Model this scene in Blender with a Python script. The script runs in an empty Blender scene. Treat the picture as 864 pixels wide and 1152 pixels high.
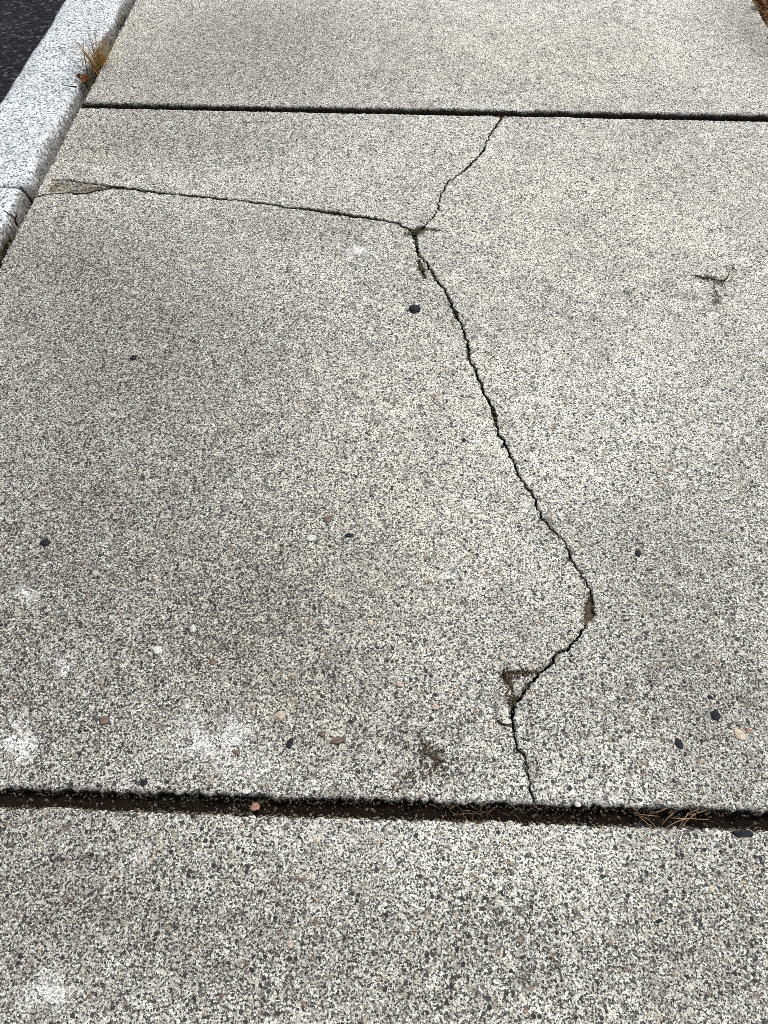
import bpy, bmesh, math, random
import numpy as np
from mathutils import Vector, Matrix, noise, kdtree
from mathutils.geometry import delaunay_2d_cdt

random.seed(7)
rng = np.random.default_rng(7)
S = bpy.context.scene
C = S.collection

# ------------------------------------------------------------------ camera
F = 865.0; CX, CY = 432.0, 576.0; H = 0.80
d1 = Vector((473 - CX, -624 - CY, F)).normalized()          # walk direction (+Y) seen by the camera
s_ = 0.0252
d2 = Vector((1, s_, -(d1.x + d1.y * s_) / d1.z)).normalized()   # across the walk (+X)
d3 = d2.cross(d1).normalized()                              # up (+Z)
M = Matrix((d2, d1, d3)).transposed()                       # world -> camera (right, down, forward)
CAM = Vector((0, 0, H))

def g(x, y, z=0.0):
    """point of the ground plane at height z under a photo position"""
    d = M.transposed() @ Vector((x - CX, y - CY, F))
    t = (z - H) / d.z
    return Vector((d.x * t, d.y * t, z))
def g2(x, y, z=0.0):
    p = g(x, y, z); return (p.x, p.y)
def mpp(x, y):
    """metres per photo pixel across, at that ground point"""
    return (g(x + 1, y) - g(x - 1, y)).length / 2

cam = bpy.data.cameras.new('camera')
cam.sensor_fit = 'HORIZONTAL'; cam.sensor_width = 36; cam.lens = 36 * F / 864
cam.clip_start = 0.01; cam.clip_end = 2000
co = bpy.data.objects.new('camera', cam); C.objects.link(co)
R = Matrix((M[0], -Vector(M[1]), -Vector(M[2]))).transposed()
co.matrix_world = Matrix.Translation(CAM) @ R.to_4x4()
S.camera = co

# ------------------------------------------------------------------ helpers
def fbm(x, y, z=0.0, octs=3, lac=2.1, gain=0.5):
    a, s, f = 1.0, 0.0, 1.0
    for _ in range(octs):
        s += a * noise.noise(Vector((x * f, y * f, z * f + 3.1))); a *= gain; f *= lac
    return s
def tag(o, label=None, cat=None, group=None, kind=None):
    if label: o['label'] = label
    if cat: o['category'] = cat
    if group: o['group'] = group
    if kind: o['kind'] = kind
    return o
def empty(name, loc):
    o = bpy.data.objects.new(name, None); o.empty_display_size = 0.05
    o.location = loc; C.objects.link(o); return o
def mesh_obj(name, verts, faces, mats, parent=None, loc=None, smooth=True, attrs=None, mat_idx=None, flat=None):
    me = bpy.data.meshes.new(name)
    me.from_pydata([tuple(v) for v in verts], [], [tuple(f) for f in faces])
    for m in (mats if isinstance(mats, (list, tuple)) else [mats]): me.materials.append(m)
    sm = np.full(len(me.polygons), smooth, dtype=bool)
    if flat is not None: sm[flat] = False
    me.polygons.foreach_set('use_smooth', sm)
    if mat_idx is not None: me.polygons.foreach_set('material_index', np.asarray(mat_idx, dtype=np.int32))
    for k, v in (attrs or {}).items():
        a = me.attributes.new(k, 'FLOAT', 'POINT'); a.data.foreach_set('value', np.asarray(v, dtype=np.float32))
    me.update()
    o = bpy.data.objects.new(name, me); C.objects.link(o)
    if parent: o.parent = parent
    if loc is not None: o.location = loc
    return o

# ------------------------------------------------------------------ materials
class NT:
    def __init__(s, name):
        s.m = bpy.data.materials.new(name); s.m.use_nodes = True
        s.t = s.m.node_tree; s.t.nodes.clear()
        s.out = s.t.nodes.new('ShaderNodeOutputMaterial')
        s.b = s.t.nodes.new('ShaderNodeBsdfPrincipled')
        s.t.links.new(s.b.outputs[0], s.out.inputs[0])
    def n(s, typ, **kw):
        o = s.t.nodes.new('ShaderNode' + typ)
        for k, v in kw.items(): setattr(o, k, v)
        return o
    def link(s, a, b): s.t.links.new(a, b)
    def put(s, sock, v):
        if isinstance(v, bpy.types.NodeSocket): s.link(v, sock)
        else: sock.default_value = v
    def coord(s): return s.n('TexCoord').outputs['Object']
    def math(s, op, a, b=None, clamp=False):
        o = s.n('Math', operation=op, use_clamp=clamp); s.put(o.inputs[0], a)
        if b is not None: s.put(o.inputs[1], b)
        return o.outputs[0]
    def vmath(s, op, a, b):
        o = s.n('VectorMath', operation=op); s.put(o.inputs[0], a)
        if op == 'SCALE': s.put(o.inputs['Scale'], b)
        else: s.put(o.inputs[1], b)
        return o.outputs[0]
    def noise(s, co, scale, detail=3, rough=0.55, col=False):
        o = s.n('TexNoise'); s.put(o.inputs['Vector'], co)
        o.inputs['Scale'].default_value = scale; o.inputs['Detail'].default_value = detail; o.inputs['Roughness'].default_value = rough
        return o.outputs['Color' if col else 'Fac']
    def vor(s, co, scale, rand=1.0):
        o = s.n('TexVoronoi'); s.put(o.inputs['Vector'], co)
        o.inputs['Scale'].default_value = scale; o.inputs['Randomness'].default_value = rand
        return o.outputs['Distance'], o.outputs['Color']
    def sep(s, c):
        o = s.n('SeparateColor'); s.put(o.inputs[0], c); return o.outputs
    def ramp(s, fac, stops, interp='LINEAR'):
        o = s.n('ValToRGB'); s.put(o.inputs[0], fac); cr = o.color_ramp; cr.interpolation = interp
        while len(cr.elements) < len(stops): cr.elements.new(0.5)
        for e, (p, c) in zip(cr.elements, stops):
            e.position = p
            e.color = (c, c, c, 1) if isinstance(c, (int, float)) else (*c, 1)
        return o.outputs['Color']
    def step(s, v, a, b):
        o = s.n('MapRange', interpolation_type='SMOOTHSTEP'); s.put(o.inputs[0], v)
        o.inputs[1].default_value = a; o.inputs[2].default_value = b; return o.outputs[0]
    def remap(s, v, a, b, c, d):
        o = s.n('MapRange'); s.put(o.inputs[0], v)
        for i, q in enumerate((a, b, c, d)): o.inputs[1 + i].default_value = q
        return o.outputs[0]
    def mix(s, f, a, b, mode='MIX'):
        o = s.n('Mix', data_type='RGBA', blend_type=mode); s.put(o.inputs[0], f)
        s.put(o.inputs[6], a if not isinstance(a, tuple) else (*a, 1)); s.put(o.inputs[7], b if not isinstance(b, tuple) else (*b, 1))
        return o.outputs[2]
    def attr(s, name): return s.n('Attribute', attribute_name=name).outputs['Fac']
    def bump(s, h, dist, strength=1.0):
        o = s.n('Bump'); s.put(o.inputs['Height'], h); o.inputs['Distance'].default_value = dist; o.inputs['Strength'].default_value = strength
        s.link(o.outputs[0], s.b.inputs['Normal'])
    def fin(s, col, rough=0.85, spec=0.3):
        s.put(s.b.inputs['Base Color'], col if not isinstance(col, tuple) else (*col, 1))
        s.put(s.b.inputs['Roughness'], rough); s.b.inputs['Specular IOR Level'].default_value = spec
        return s.m

def concrete(name):
    t = NT(name); co = t.coord()
    wob = t.vmath('SCALE', t.vmath('SUBTRACT', t.noise(co, 520, 2, 0.6, True), (0.5, 0.5, 0.5)), 0.0022)
    p = t.vmath('ADD', co, wob)
    n1 = t.noise(co, 2.6, 5, 0.62); n2 = t.noise(co, 11, 5, 0.65); n3 = t.noise(co, 45, 3, 0.6)
    gr = t.math('MULTIPLY', t.attr('dark_tone'), t.remap(t.math('ADD', n1, n2), .72, 1.28, .55, 1.45), True)
    # sand grains about 2 mm in a pale cement face
    fd, fc = t.vor(p, 640); f = t.sep(fc)
    sand = t.ramp(f[0], [(0.0, (.035, .035, .036)), (.10, (.10, .10, .098)), (.20, (.30, .295, .275)), (.45, (.48, .475, .44)), (.75, (.68, .675, .635)), (1, (.88, .88, .85))])
    # coarser sand 3.5 mm
    cd, cc = t.vor(p, 430); c = t.sep(cc)
    cm = t.math('MULTIPLY', t.step(c[0], .62, .63), t.step(cd, .52, .40))
    sand = t.mix(cm, sand, t.ramp(c[1], [(0, (.028, .029, .031)), (.26, (.075, .076, .080)), (.38, (.24, .235, .22)), (.52, (.52, .50, .45)), (.70, (.74, .735, .70)), (.88, (.42, .36, .29)), (.95, (.86, .86, .84))], 'CONSTANT'))
    # pores worn out between the grains, more of them where the face is darker
    hol = t.noise(co, 400, 4, 0.78)
    n4 = t.noise(co, 95, 3, .65)
    lo = t.math('ADD', t.math('ADD', t.math('MULTIPLY', gr, .045), .325), t.math('MULTIPLY', n4, .14))
    pit = t.step(t.math('SUBTRACT', hol, lo), 0.0, .055)
    ho2 = t.noise(co, 170, 3, .7)
    pit = t.math('MULTIPLY', pit, t.step(t.math('SUBTRACT', ho2, t.math('MULTIPLY', gr, .03)), .325, .375))
    sand = t.mix(pit, (.034, .032, .029), sand)
    # 5 mm grains
    md, mc = t.vor(p, 185); m = t.sep(mc)
    mcol = t.ramp(m[1], [(0, (.030, .032, .036)), (.26, (.070, .074, .082)), (.40, (.21, .20, .185)), (.54, (.42, .38, .30)), (.66, (.62, .59, .52)), (.76, (.82, .81, .78)), (.84, (.32, .245, .195)), (.91, (.50, .42, .32)), (.96, (.26, .22, .19))], 'CONSTANT')
    mm = t.math('MULTIPLY', t.step(m[0], .76, .77), t.step(md, .44, .34))
    col = t.mix(mm, sand, mcol)
    # a few 12 mm stones
    ld, lc = t.vor(p, 95); l = t.sep(lc)
    lcol = t.ramp(l[1], [(0, (.055, .058, .066)), (.25, (.17, .165, .16)), (.45, (.46, .41, .34)), (.58, (.33, .26, .215)), (.66, (.78, .76, .71)), (.86, (.19, .13, .10))], 'CONSTANT')
    lm = t.math('MULTIPLY', t.step(l[0], .86, .865), t.step(ld, .36, .27))
    col = t.mix(lm, col, t.mix(.30, lcol, col))
    # laitance / wear, very broad
    w = t.math('ADD', t.math('ADD', t.math('MULTIPLY', n1, .8), t.math('MULTIPLY', n2, .6)), t.math('ADD', t.math('MULTIPLY', n3, 1.0), t.math('MULTIPLY', n4, 1.1)))
    w = t.remap(w, 1.38, 2.12, .54, 1.26)
    col = t.mix(1, col, w, 'MULTIPLY')
    col = t.mix(1, col, (.985, 1.0, .972), 'MULTIPLY')
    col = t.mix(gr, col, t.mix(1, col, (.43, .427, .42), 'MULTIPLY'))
    tn = t.math('MULTIPLY', t.attr('tan'), t.remap(t.math('ADD', n3, n2), .75, 1.25, .1, 1.3), True)
    col = t.mix(tn, col, t.mix(1, col, (1.0, .95, .80), 'MULTIPLY'))
    lt = t.math('MULTIPLY', t.attr('chalk'), t.step(t.math('ADD', t.math('MULTIPLY', n3, .6), t.math('MULTIPLY', hol, .6)), .53, .61), True)
    col = t.mix(lt, col, (.84, .85, .86))
    so = t.attr('soil')
    sn = t.step(t.math('ADD', so, t.math('MULTIPLY', t.math('SUBTRACT', t.noise(co, 230, 4, .75), .5), 1.5)), .42, .60)
    col = t.mix(sn, col, t.mix(t.math('MULTIPLY', t.step(t.noise(co, 500, 2, .7), .36, .66), t.step(so, 1.15, .70)), (.007, .006, .005), (.150, .115, .078)))
    h = t.math('ADD', t.math('MULTIPLY', f[0], .3), t.math('MULTIPLY', t.math('SUBTRACT', 1, cd), .4))
    h = t.math('ADD', h, t.math('MULTIPLY', pit, .9))
    h = t.math('ADD', h, t.math('MULTIPLY', mm, .5))
    h = t.math('ADD', h, t.math('MULTIPLY', n3, 1.2))
    t.bump(h, .0017)
    return t.fin(col, .78, .4)

def granite():
    t = NT('granite'); co = t.coord()
    wob = t.vmath('SCALE', t.vmath('SUBTRACT', t.noise(co, 300, 2, 0.6, True), (0.5, 0.5, 0.5)), 0.004)
    p = t.vmath('ADD', co, wob)
    fd, fc = t.vor(p, 330); f = t.sep(fc)
    col = t.ramp(f[0], [(0, (.045, .05, .056)), (.10, (.10, .11, .125)), (.22, (.30, .345, .38)), (.5, (.45, .505, .545)), (.8, (.60, .65, .69)), (1, (.80, .83, .85))])
    md, mc = t.vor(p, 190); m = t.sep(mc)
    mm = t.math('MULTIPLY', t.step(m[0], .74, .75), t.step(md, .5, .35))
    col = t.mix(mm, col, t.ramp(m[1], [(0, (.08, .09, .10)), (.4, (.45, .49, .53)), (.6, (.84, .86, .88))], 'CONSTANT'))
    n2 = t.noise(co, 9, 4, .6); n3 = t.noise(co, 60, 3, .6)
    col = t.mix(1, col, t.remap(t.math('ADD', n2, t.math('MULTIPLY', n3, .6)), .5, 1.1, .66, 1.15), 'MULTIPLY')
    dp = t.step(t.noise(co, 150, 4, .75), .43, .38)
    col = t.mix(t.math('MULTIPLY', dp, .8), col, (.07, .075, .08))
    so = t.attr('soil')
    sn = t.step(t.math('ADD', so, t.math('MULTIPLY', t.math('SUBTRACT', t.noise(co, 120, 3, .7), .5), 1.1)), .40, .75)
    col = t.mix(sn, col, t.mix(f[0], (.028, .028, .028), (.20, .195, .185)))
    t.bump(t.math('ADD', t.math('MULTIPLY', f[0], .5), t.math('MULTIPLY', n3, 2.0)), .0022)
    return t.fin(col, .75, .4)

def asphalt():
    t = NT('asphalt'); co = t.coord()
    d, c = t.vor(co, 130); f = t.sep(c)
    col = t.ramp(f[0], [(0, (.004, .004, .006)), (.5, (.010, .010, .013)), (.88, (.022, .022, .027)), (1, (.07, .07, .075))])
    col = t.mix(1, col, t.remap(t.noise(co, 4, 4), .3, .7, .75, 1.2), 'MULTIPLY')
    t.bump(t.math('ADD', f[0], t.math('SUBTRACT', 1, d)), .004)
    return t.fin(col, .95, .1)

def soil(name, a, b, scale=160):
    t = NT(name); co = t.coord()
    d, c = t.vor(co, scale); f = t.sep(c)
    n = t.noise(co, scale * .45, 4, .7)
    col = t.mix(n, a, b)
    col = t.mix(t.math('MULTIPLY', t.step(f[0], .955, .96), .7), col, (.20, .16, .12))
    t.bump(t.math('ADD', t.math('SUBTRACT', 1, d), n), .003)
    return t.fin(col, .95, .1)

def plain(name, a, b, scale=80, rough=.8, spec=.12, bump=.0006):
    t = NT(name); co = t.coord()
    n = t.noise(co, scale, 4, .65)
    t.bump(n, bump)
    c = t.mix(t.step(n, .3, .7), a, b)
    c = t.mix(t.step(t.noise(co, scale * 9, 2, .7), .40, .70), t.mix(1, c, (.62, .62, .62), 'MULTIPLY'), c)
    return t.fin(c, rough, spec)

def blade_mat(name, lo, hi):
    t = NT(name)
    return t.fin(t.mix(t.attr('tone'), lo, hi), .7, .2)

MAT = dict(
    concrete=concrete('concrete'), granite=granite(), asphalt=asphalt(),
    soil=soil('joint_soil', (.0022, .0018, .0015), (.019, .013, .0085), 420),
    grit=soil('grit_soil', (.05, .042, .032), (.17, .15, .12), 300),
    dirt=soil('dirt_crumb', (.030, .023, .015), (.17, .13, .088), 500),
    bed=soil('bed_soil', (.006, .005, .004), (.02, .016, .012)),
    verge=soil('verge_soil', (.035, .022, .012), (.13, .085, .045), 90),
    slate=plain('slate_stone', (.010, .013, .017), (.026, .031, .038)),
    grey=plain('grey_stone', (.12, .12, .118), (.24, .235, .225)),
    brown=plain('brown_stone', (.11, .080, .066), (.22, .165, .14)),
    pink=plain('pink_stone', (.38, .30, .255), (.54, .45, .39)),
    tan=plain('tan_stone', (.44, .37, .28), (.62, .55, .45)),
    white=plain('white_stone', (.46, .455, .435), (.66, .655, .63)),
    red=plain('red_stone', (.26, .13, .10), (.42, .25, .20)),
    leaf=plain('dead_leaf', (.085, .034, .014), (.26, .11, .04), 220),
    twig=plain('twig_bark', (.018, .013, .010), (.07, .05, .035), 300),
    dry=blade_mat('dry_grass', (.12, .062, .013), (.52, .33, .10)),
    old=blade_mat('withered_grass', (.022, .020, .010), (.11, .085, .04)),
    straw=blade_mat('straw', (.11, .060, .036), (.38, .27, .175)),
    moss=blade_mat('moss', (.012, .014, .006), (.085, .082, .035)),
    lawn=blade_mat('verge_grass', (.05, .05, .012), (.26, .18, .06)),
)

# ------------------------------------------------------------------ layout from the photo
def line_y(a, b):
    (x0, y0), (x1, y1) = g2(*a), g2(*b)
    return lambda x: y0 + (y1 - y0) * (x - x0) / (x1 - x0)
J1a = line_y((0, 908), (864, 934))      # lower joint, near edge
J1b = line_y((0, 886), (864, 912))      # lower joint, far edge
J2a = line_y((92, 121.5), (864, 136.5)) # upper joint, near edge
J2b = line_y((92, 115.0), (864, 129.0)) # upper joint, far edge
XK = g2(0, 285)[0]                       # walk edge along the kerb
XK = (XK + g2(152, 0)[0] + g2(96, 110)[0]) / 3
XR = g2(846, 0)[0]
XKO = g2(72, 0)[0]                       # outer kerb edge
print('XK', XK, g2(0, 285)[0], g2(152, 0)[0], g2(96, 110)[0], 'XR', XR, 'XKO', XKO, 'joints', J1a(0), J1b(0), J2a(0), J2b(0), J2a(.5), J1a(.3))

# crack traces (photo positions, width in photo pixels)
T_MAIN = [(466, 262, 7), (468.2, 273.4, 5), (471.5, 287.5, 4), (479, 295, 3), (485.6, 304.9, 3.2), (491, 314.6, 3), (499.7, 325.5, 3), (506.2, 337.4, 3.6), (511.6, 351.5, 5.5),
          (519.2, 364.5, 3.6), (523.5, 379.7, 4), (527.5, 393.8, 4.6), (527.9, 405.8, 4), (535.5, 418.8, 3.4), (540.9, 434, 4), (548.5, 448, 4), (555, 462, 4.2), (557, 472, 4.2),
          (560.6, 488.4, 3.6), (570.4, 502.6, 3.4), (576.9, 516.7, 4.2), (582.3, 531.8, 3.2), (593.2, 549.2, 2.8), (598.2, 553.6, 3.2), (604, 568.7, 3), (610.5, 585, 3.2), (623.5, 598, 2.4),
          (635.5, 610, 2.2), (641.6, 619.7, 3.2), (642, 629.5, 3.8), (655, 645.8, 2), (660.4, 656.6, 2), (663.5, 666.4, 3), (663.6, 675, 9), (664.2, 687, 12.5), (661.5, 697, 8), (658, 704.4, 3.6),
          (647.6, 720.8, 3.6), (639.8, 731.2, 4.8), (632, 732.0, 4.6), (625.5, 735.6, 5), (620.3, 745.5, 5), (606, 758.5, 5), (595.5, 771.5, 5), (586.4, 783.3, 5), (578.6, 792.4, 7),
          (576, 801.5, 6), (576.8, 813.2, 4), (579.4, 827.5, 2.6), (581.2, 840.6, 3), (590.3, 852.3, 2.2), (593.5, 865.3, 2.2), (596.8, 882.3, 2.6), (600.0, 897, 3.2), (601.5, 904.5, 4)]
T_UP = [(565, 131.8, 5), (560.6, 137.6, 2.4), (553, 149.7, 2), (546.4, 161.7, 1.8), (544, 169.2, 3.4), (536.5, 178.2, 2.8), (520, 193.9, 2.4), (503.4, 205.9, 2), (496.8, 215.9, 2.2), (492.8, 229, 2),
        (493.6, 235.5, 2.8), (480.8, 252, 2.6), (466, 262, 7)]
T_SIDE = [(33, 222, 2.4), (57, 218, 1.8), (73.7, 216.9, 2), (83, 217.6, 2), (100, 216.5, 1.4), (118, 212.2, 1.6), (129, 210.6, 2.6), (159.5, 213.9, 2.8), (186.6, 217.6, 2), (216.7, 220.6, 2.2), (248.6, 224, 2), (277.8, 225.8, 2.2),
          (303.7, 229.5, 2.3), (326.4, 233.6, 2.4), (345.8, 235, 2.4), (375, 239.6, 2.2), (407.4, 243.5, 1.3), (426.8, 246.7, 1.1), (446.3, 251, 1.4), (459, 257.0, 2.6), (466, 262, 7)]

def dens(pts, step):
    """resample a polyline (N x k array) at the given step"""
    pts = np.asarray(pts, float)
    d = np.r_[0, np.cumsum(np.hypot(*np.diff(pts[:, :2], axis=0).T))]
    n = max(2, int(d[-1] / step) + 1)
    s = np.linspace(0, d[-1], n)
    return np.stack([np.interp(s, d, pts[:, i]) for i in range(pts.shape[1])], 1)

def crack(trace, seed, end0=True, end1=True):
    """both banks of a crack on the ground: fractal centre line, each bank with its own crumble"""
    w = []
    for x, y, px in trace:
        p = g(x, y); view = math.hypot(p.x, p.y); elev = math.atan2(H, view)
        w.append((p.x, p.y, px * .66 * mpp(x, y)))
    w[0] = (*w[0][:2], w[0][2]); a = dens(w, .0024)
    n = len(a)
    t = np.gradient(a[:, :2], axis=0); t /= np.linalg.norm(t, axis=1)[:, None] + 1e-12
    nrm = np.stack([-t[:, 1], t[:, 0]], 1)
    k = np.ones(9) / 9
    nrm = np.stack([np.convolve(np.pad(nrm[:, i], 4, 'edge'), k, 'valid') for i in (0, 1)], 1)
    nrm /= np.linalg.norm(nrm, axis=1)[:, None] + 1e-9
    fade = np.minimum(1, np.minimum(np.arange(n), np.arange(n)[::-1]) / 8)
    jit = np.array([.0026 * noise.noise(Vector((q[0] * 75, q[1] * 75, seed))) + .0030 * noise.noise(Vector((q[0] * 200, q[1] * 210, seed + 5))) for q in a]) * fade
    c = a[:, :2] + nrm * jit[:, None]
    def bank(sg):
        off = np.array([max(.0004, a[i, 2] * .5 * (1 + .75 * noise.noise(Vector((a[i, 0] * 120, a[i, 1] * 120, seed + 9 * sg)))) + .0007 * noise.noise(Vector((a[i, 0] * 330, a[i, 1] * 330, seed + 3 * sg)))) for i in range(n)])
        return c + sg * nrm * off[:, None]
    return bank(+1), bank(-1), c

def rough_edge(p, q, seed, amp=.0034):
    a = dens([p, q], .0026); n = len(a)
    d = np.array(q) - np.array(p); d = d / np.hypot(*d); nn = np.array((-d[1], d[0]))
    o = []
    for i, v in enumerate(a):
        k = min(1, min(i, n - 1 - i) / 6)
        big = max(0, noise.noise(Vector((v[0] * 14, v[1] * 14, seed))) - .25) * 2.2
        o.append(v + nn * k * amp * (.5 * noise.noise(Vector((v[0] * 60, v[1] * 60, seed))) + .8 * noise.noise(Vector((v[0] * 190, v[1] * 190, seed + 2))) + .6 * noise.noise(Vector((v[0] * 400, v[1] * 400, seed + 4))) - big))
    return np.array(o)

# surface features of the slabs (photo positions): ellipses (x, y, rx, ry, strength)
def ell(L):
    o = []
    for x, y, rx, ry, s in L:
        p = g(x, y); u = (g(x + rx, y) - p).length; v = (g(x, y + ry) - g(x, y - ry)).length / 2
        o.append((p.x, p.y, u, v, s))
    return o
DARK_TONE = ell([(60, 640, 330, 380, .60), (130, 360, 300, 130, .36), (60, 270, 150, 60, .35), (330, 250, 120, 30, .25), (240, 90, 230, 55, .42), (110, 160, 110, 40, .35), (260, 160, 130, 24, .3),
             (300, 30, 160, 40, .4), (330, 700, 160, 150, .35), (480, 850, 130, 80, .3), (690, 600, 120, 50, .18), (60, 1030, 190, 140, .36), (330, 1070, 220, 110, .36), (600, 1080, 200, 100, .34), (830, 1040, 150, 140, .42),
             (800, 620, 130, 120, .28), (700, 740, 170, 120, .3), (840, 820, 110, 110, .38), (850, 480, 70, 90, .2), (850, 40, 36, 40, .6)])  # broad darker areas of the slab colour, widest over the left half
TAN = ell([(105, 175, 70, 22, .8), (140, 30, 60, 30, .6), (330, 760, 160, 90, .35), (470, 450, 130, 150, .45), (650, 240, 260, 110, .5), (600, 60, 240, 55, .5), (300, 640, 160, 160, .4), (480, 620, 120, 120, .35)])
CHALK = ell([(12, 838, 26, 20, .9), (245, 832, 52, 18, .55), (55, 1118, 28, 18, .66), (60, 742, 16, 5, .8), (26, 668, 10, 8, .8), (406, 282, 14, 4, .85), (505, 652, 12, 7, .6), (160, 960, 10, 16, .6), (540, 375, 10, 6, .4), (190, 912, 60, 8, .3), (280, 870, 60, 12, .3)])
SOILP = ell([(482, 844, 14, 17, .50), (495, 856, 12, 24, .58), (468, 874, 18, 10, .52), (445, 888, 16, 5, .5), (572, 762, 9, 9, .66), (590, 756, 12, 4, .62), (577, 790, 7, 8, .7), (570, 779, 5, 9, .5), (563, 813, 9, 2.5, .6),
             (470, 262, 9, 4, .9), (488, 260, 14, 2.2, .66), (473, 300, 3, 10, .85), (527, 398, 4, 9, .6), (556, 470, 4, 10, .55), (512, 352, 4, 6, .55), (662, 690, 9, 16, .6), (800, 311, 17, 2.4, .7), (806, 322, 6, 9, .55), (824, 303, 5, 5, .55), (770, 309, 18, 1.6, .45),
             (562, 132, 14, 2, .8), (20, 885, 20, 5, .6), (100, 213, 40, 5.5, .40), (240, 173, 4, 3, .6), (360, 975, 3, 12, .35), (740, 1035, 8, 3, .5), (215, 180, 8, 2, .5)])
DENT = ell([(478, 845, 9, 16, .0022), (493, 858, 10, 18, .003), (580, 766, 16, 12, .0025), (663, 688, 6, 18, .004), (812, 316, 18, 12, .0015)])
CHIP = [g2(*p) for p in ((58, 202.5), (80, 203.5), (99.3, 206.8), (129, 210.2), (112, 215), (84, 217.5), (60, 217.5), (48, 217))]

# fine grooves and broken arrises that do not go through the slab: (photo line, half width m, depth m, soil)
GROOVE = [([(58, 202.3), (70, 202), (80, 203.4), (99.3, 206.4), (114, 208), (129, 210.2)], .0024, .0065, .62),
          ([(470.4, 292), (473.6, 300.5), (476, 307), (478.5, 312)], .0028, .005, .85),
          ([(474, 259), (484, 257.5), (494, 260)], .0024, .003, .75),
          ([(466, 262), (470, 256.5), (476, 256)], .003, .004, .8),
          ([(740, 303), (757, 308), (768, 310), (785, 311)], .0009, .0012, .42),
          ([(783, 310.5), (800, 313.5), (814, 315.5)], .0016, .0018, .6),
          ([(566, 757), (570, 766), (577, 774), (580, 786)], .0022, .004, .52), ([(563, 760), (575, 755.5), (590, 756), (603, 755)], .0020, .0035, .50),
          ([(558, 810), (566, 815), (575, 813.5)], .0016, .0025, .48),
          ([(352, 1), (352, 1)], .001, 0, 0)][:-1]
GROOVE = [([g2(*p) for p in L], w, dp, so) for L, w, dp, so in GROOVE]
def groove(x, y):
    z = so = 0.0
    for L, w, dp, st in GROOVE:
        if min(p[0] for p in L) - .02 < x < max(p[0] for p in L) + .02 and min(p[1] for p in L) - .02 < y < max(p[1] for p in L) + .02:
            b = 9
            for (x0, y0), (x1, y1) in zip(L, L[1:]):
                t = max(0, min(1, ((x - x0) * (x1 - x0) + (y - y0) * (y1 - y0)) / ((x1 - x0) ** 2 + (y1 - y0) ** 2)))
                b = min(b, math.hypot(x - x0 - t * (x1 - x0), y - y0 - t * (y1 - y0)))
            b = max(0, b + .0008 * noise.noise(Vector((x * 160, y * 160, 7))))
            z += dp * max(0, 1 - b / w); so += st * math.exp(-(b / (w * 1.15)) ** 2)
    return z, so
def field(L, x, y, wob=.35):
    v = 0.0; a = wob * (.09 if L is DARK_TONE or L is TAN else .06 if L is CHALK else .016)
    b = 7 if L is DARK_TONE or L is TAN else 45
    x, y = x + a * fbm(x * b, y * b, 2.0, 3), y + a * fbm(x * b, y * b, 8.0, 3)
    for cx, cy, rx, ry, s in L:
        dx, dy = (x - cx) / rx, (y - cy) / ry
        r2 = dx * dx + dy * dy
        if r2 < 3: v += s * math.exp(-1.4 * r2)
    return v
def in_poly(x, y, P):
    c = False; j = len(P) - 1
    for i in range(len(P)):
        if (P[i][1] > y) != (P[j][1] > y) and x < (P[j][0] - P[i][0]) * (y - P[i][1]) / (P[j][1] - P[i][1]) + P[i][0]: c = not c
        j = i
    return c
def seg_dist(x, y, P):
    b = 9
    for i in range(len(P)):
        (x0, y0), (x1, y1) = P[i], P[(i + 1) % len(P)]
        t = max(0, min(1, ((x - x0) * (x1 - x0) + (y - y0) * (y1 - y0)) / ((x1 - x0) ** 2 + (y1 - y0) ** 2)))
        b = min(b, math.hypot(x - x0 - t * (x1 - x0), y - y0 - t * (y1 - y0)))
    return b

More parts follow.
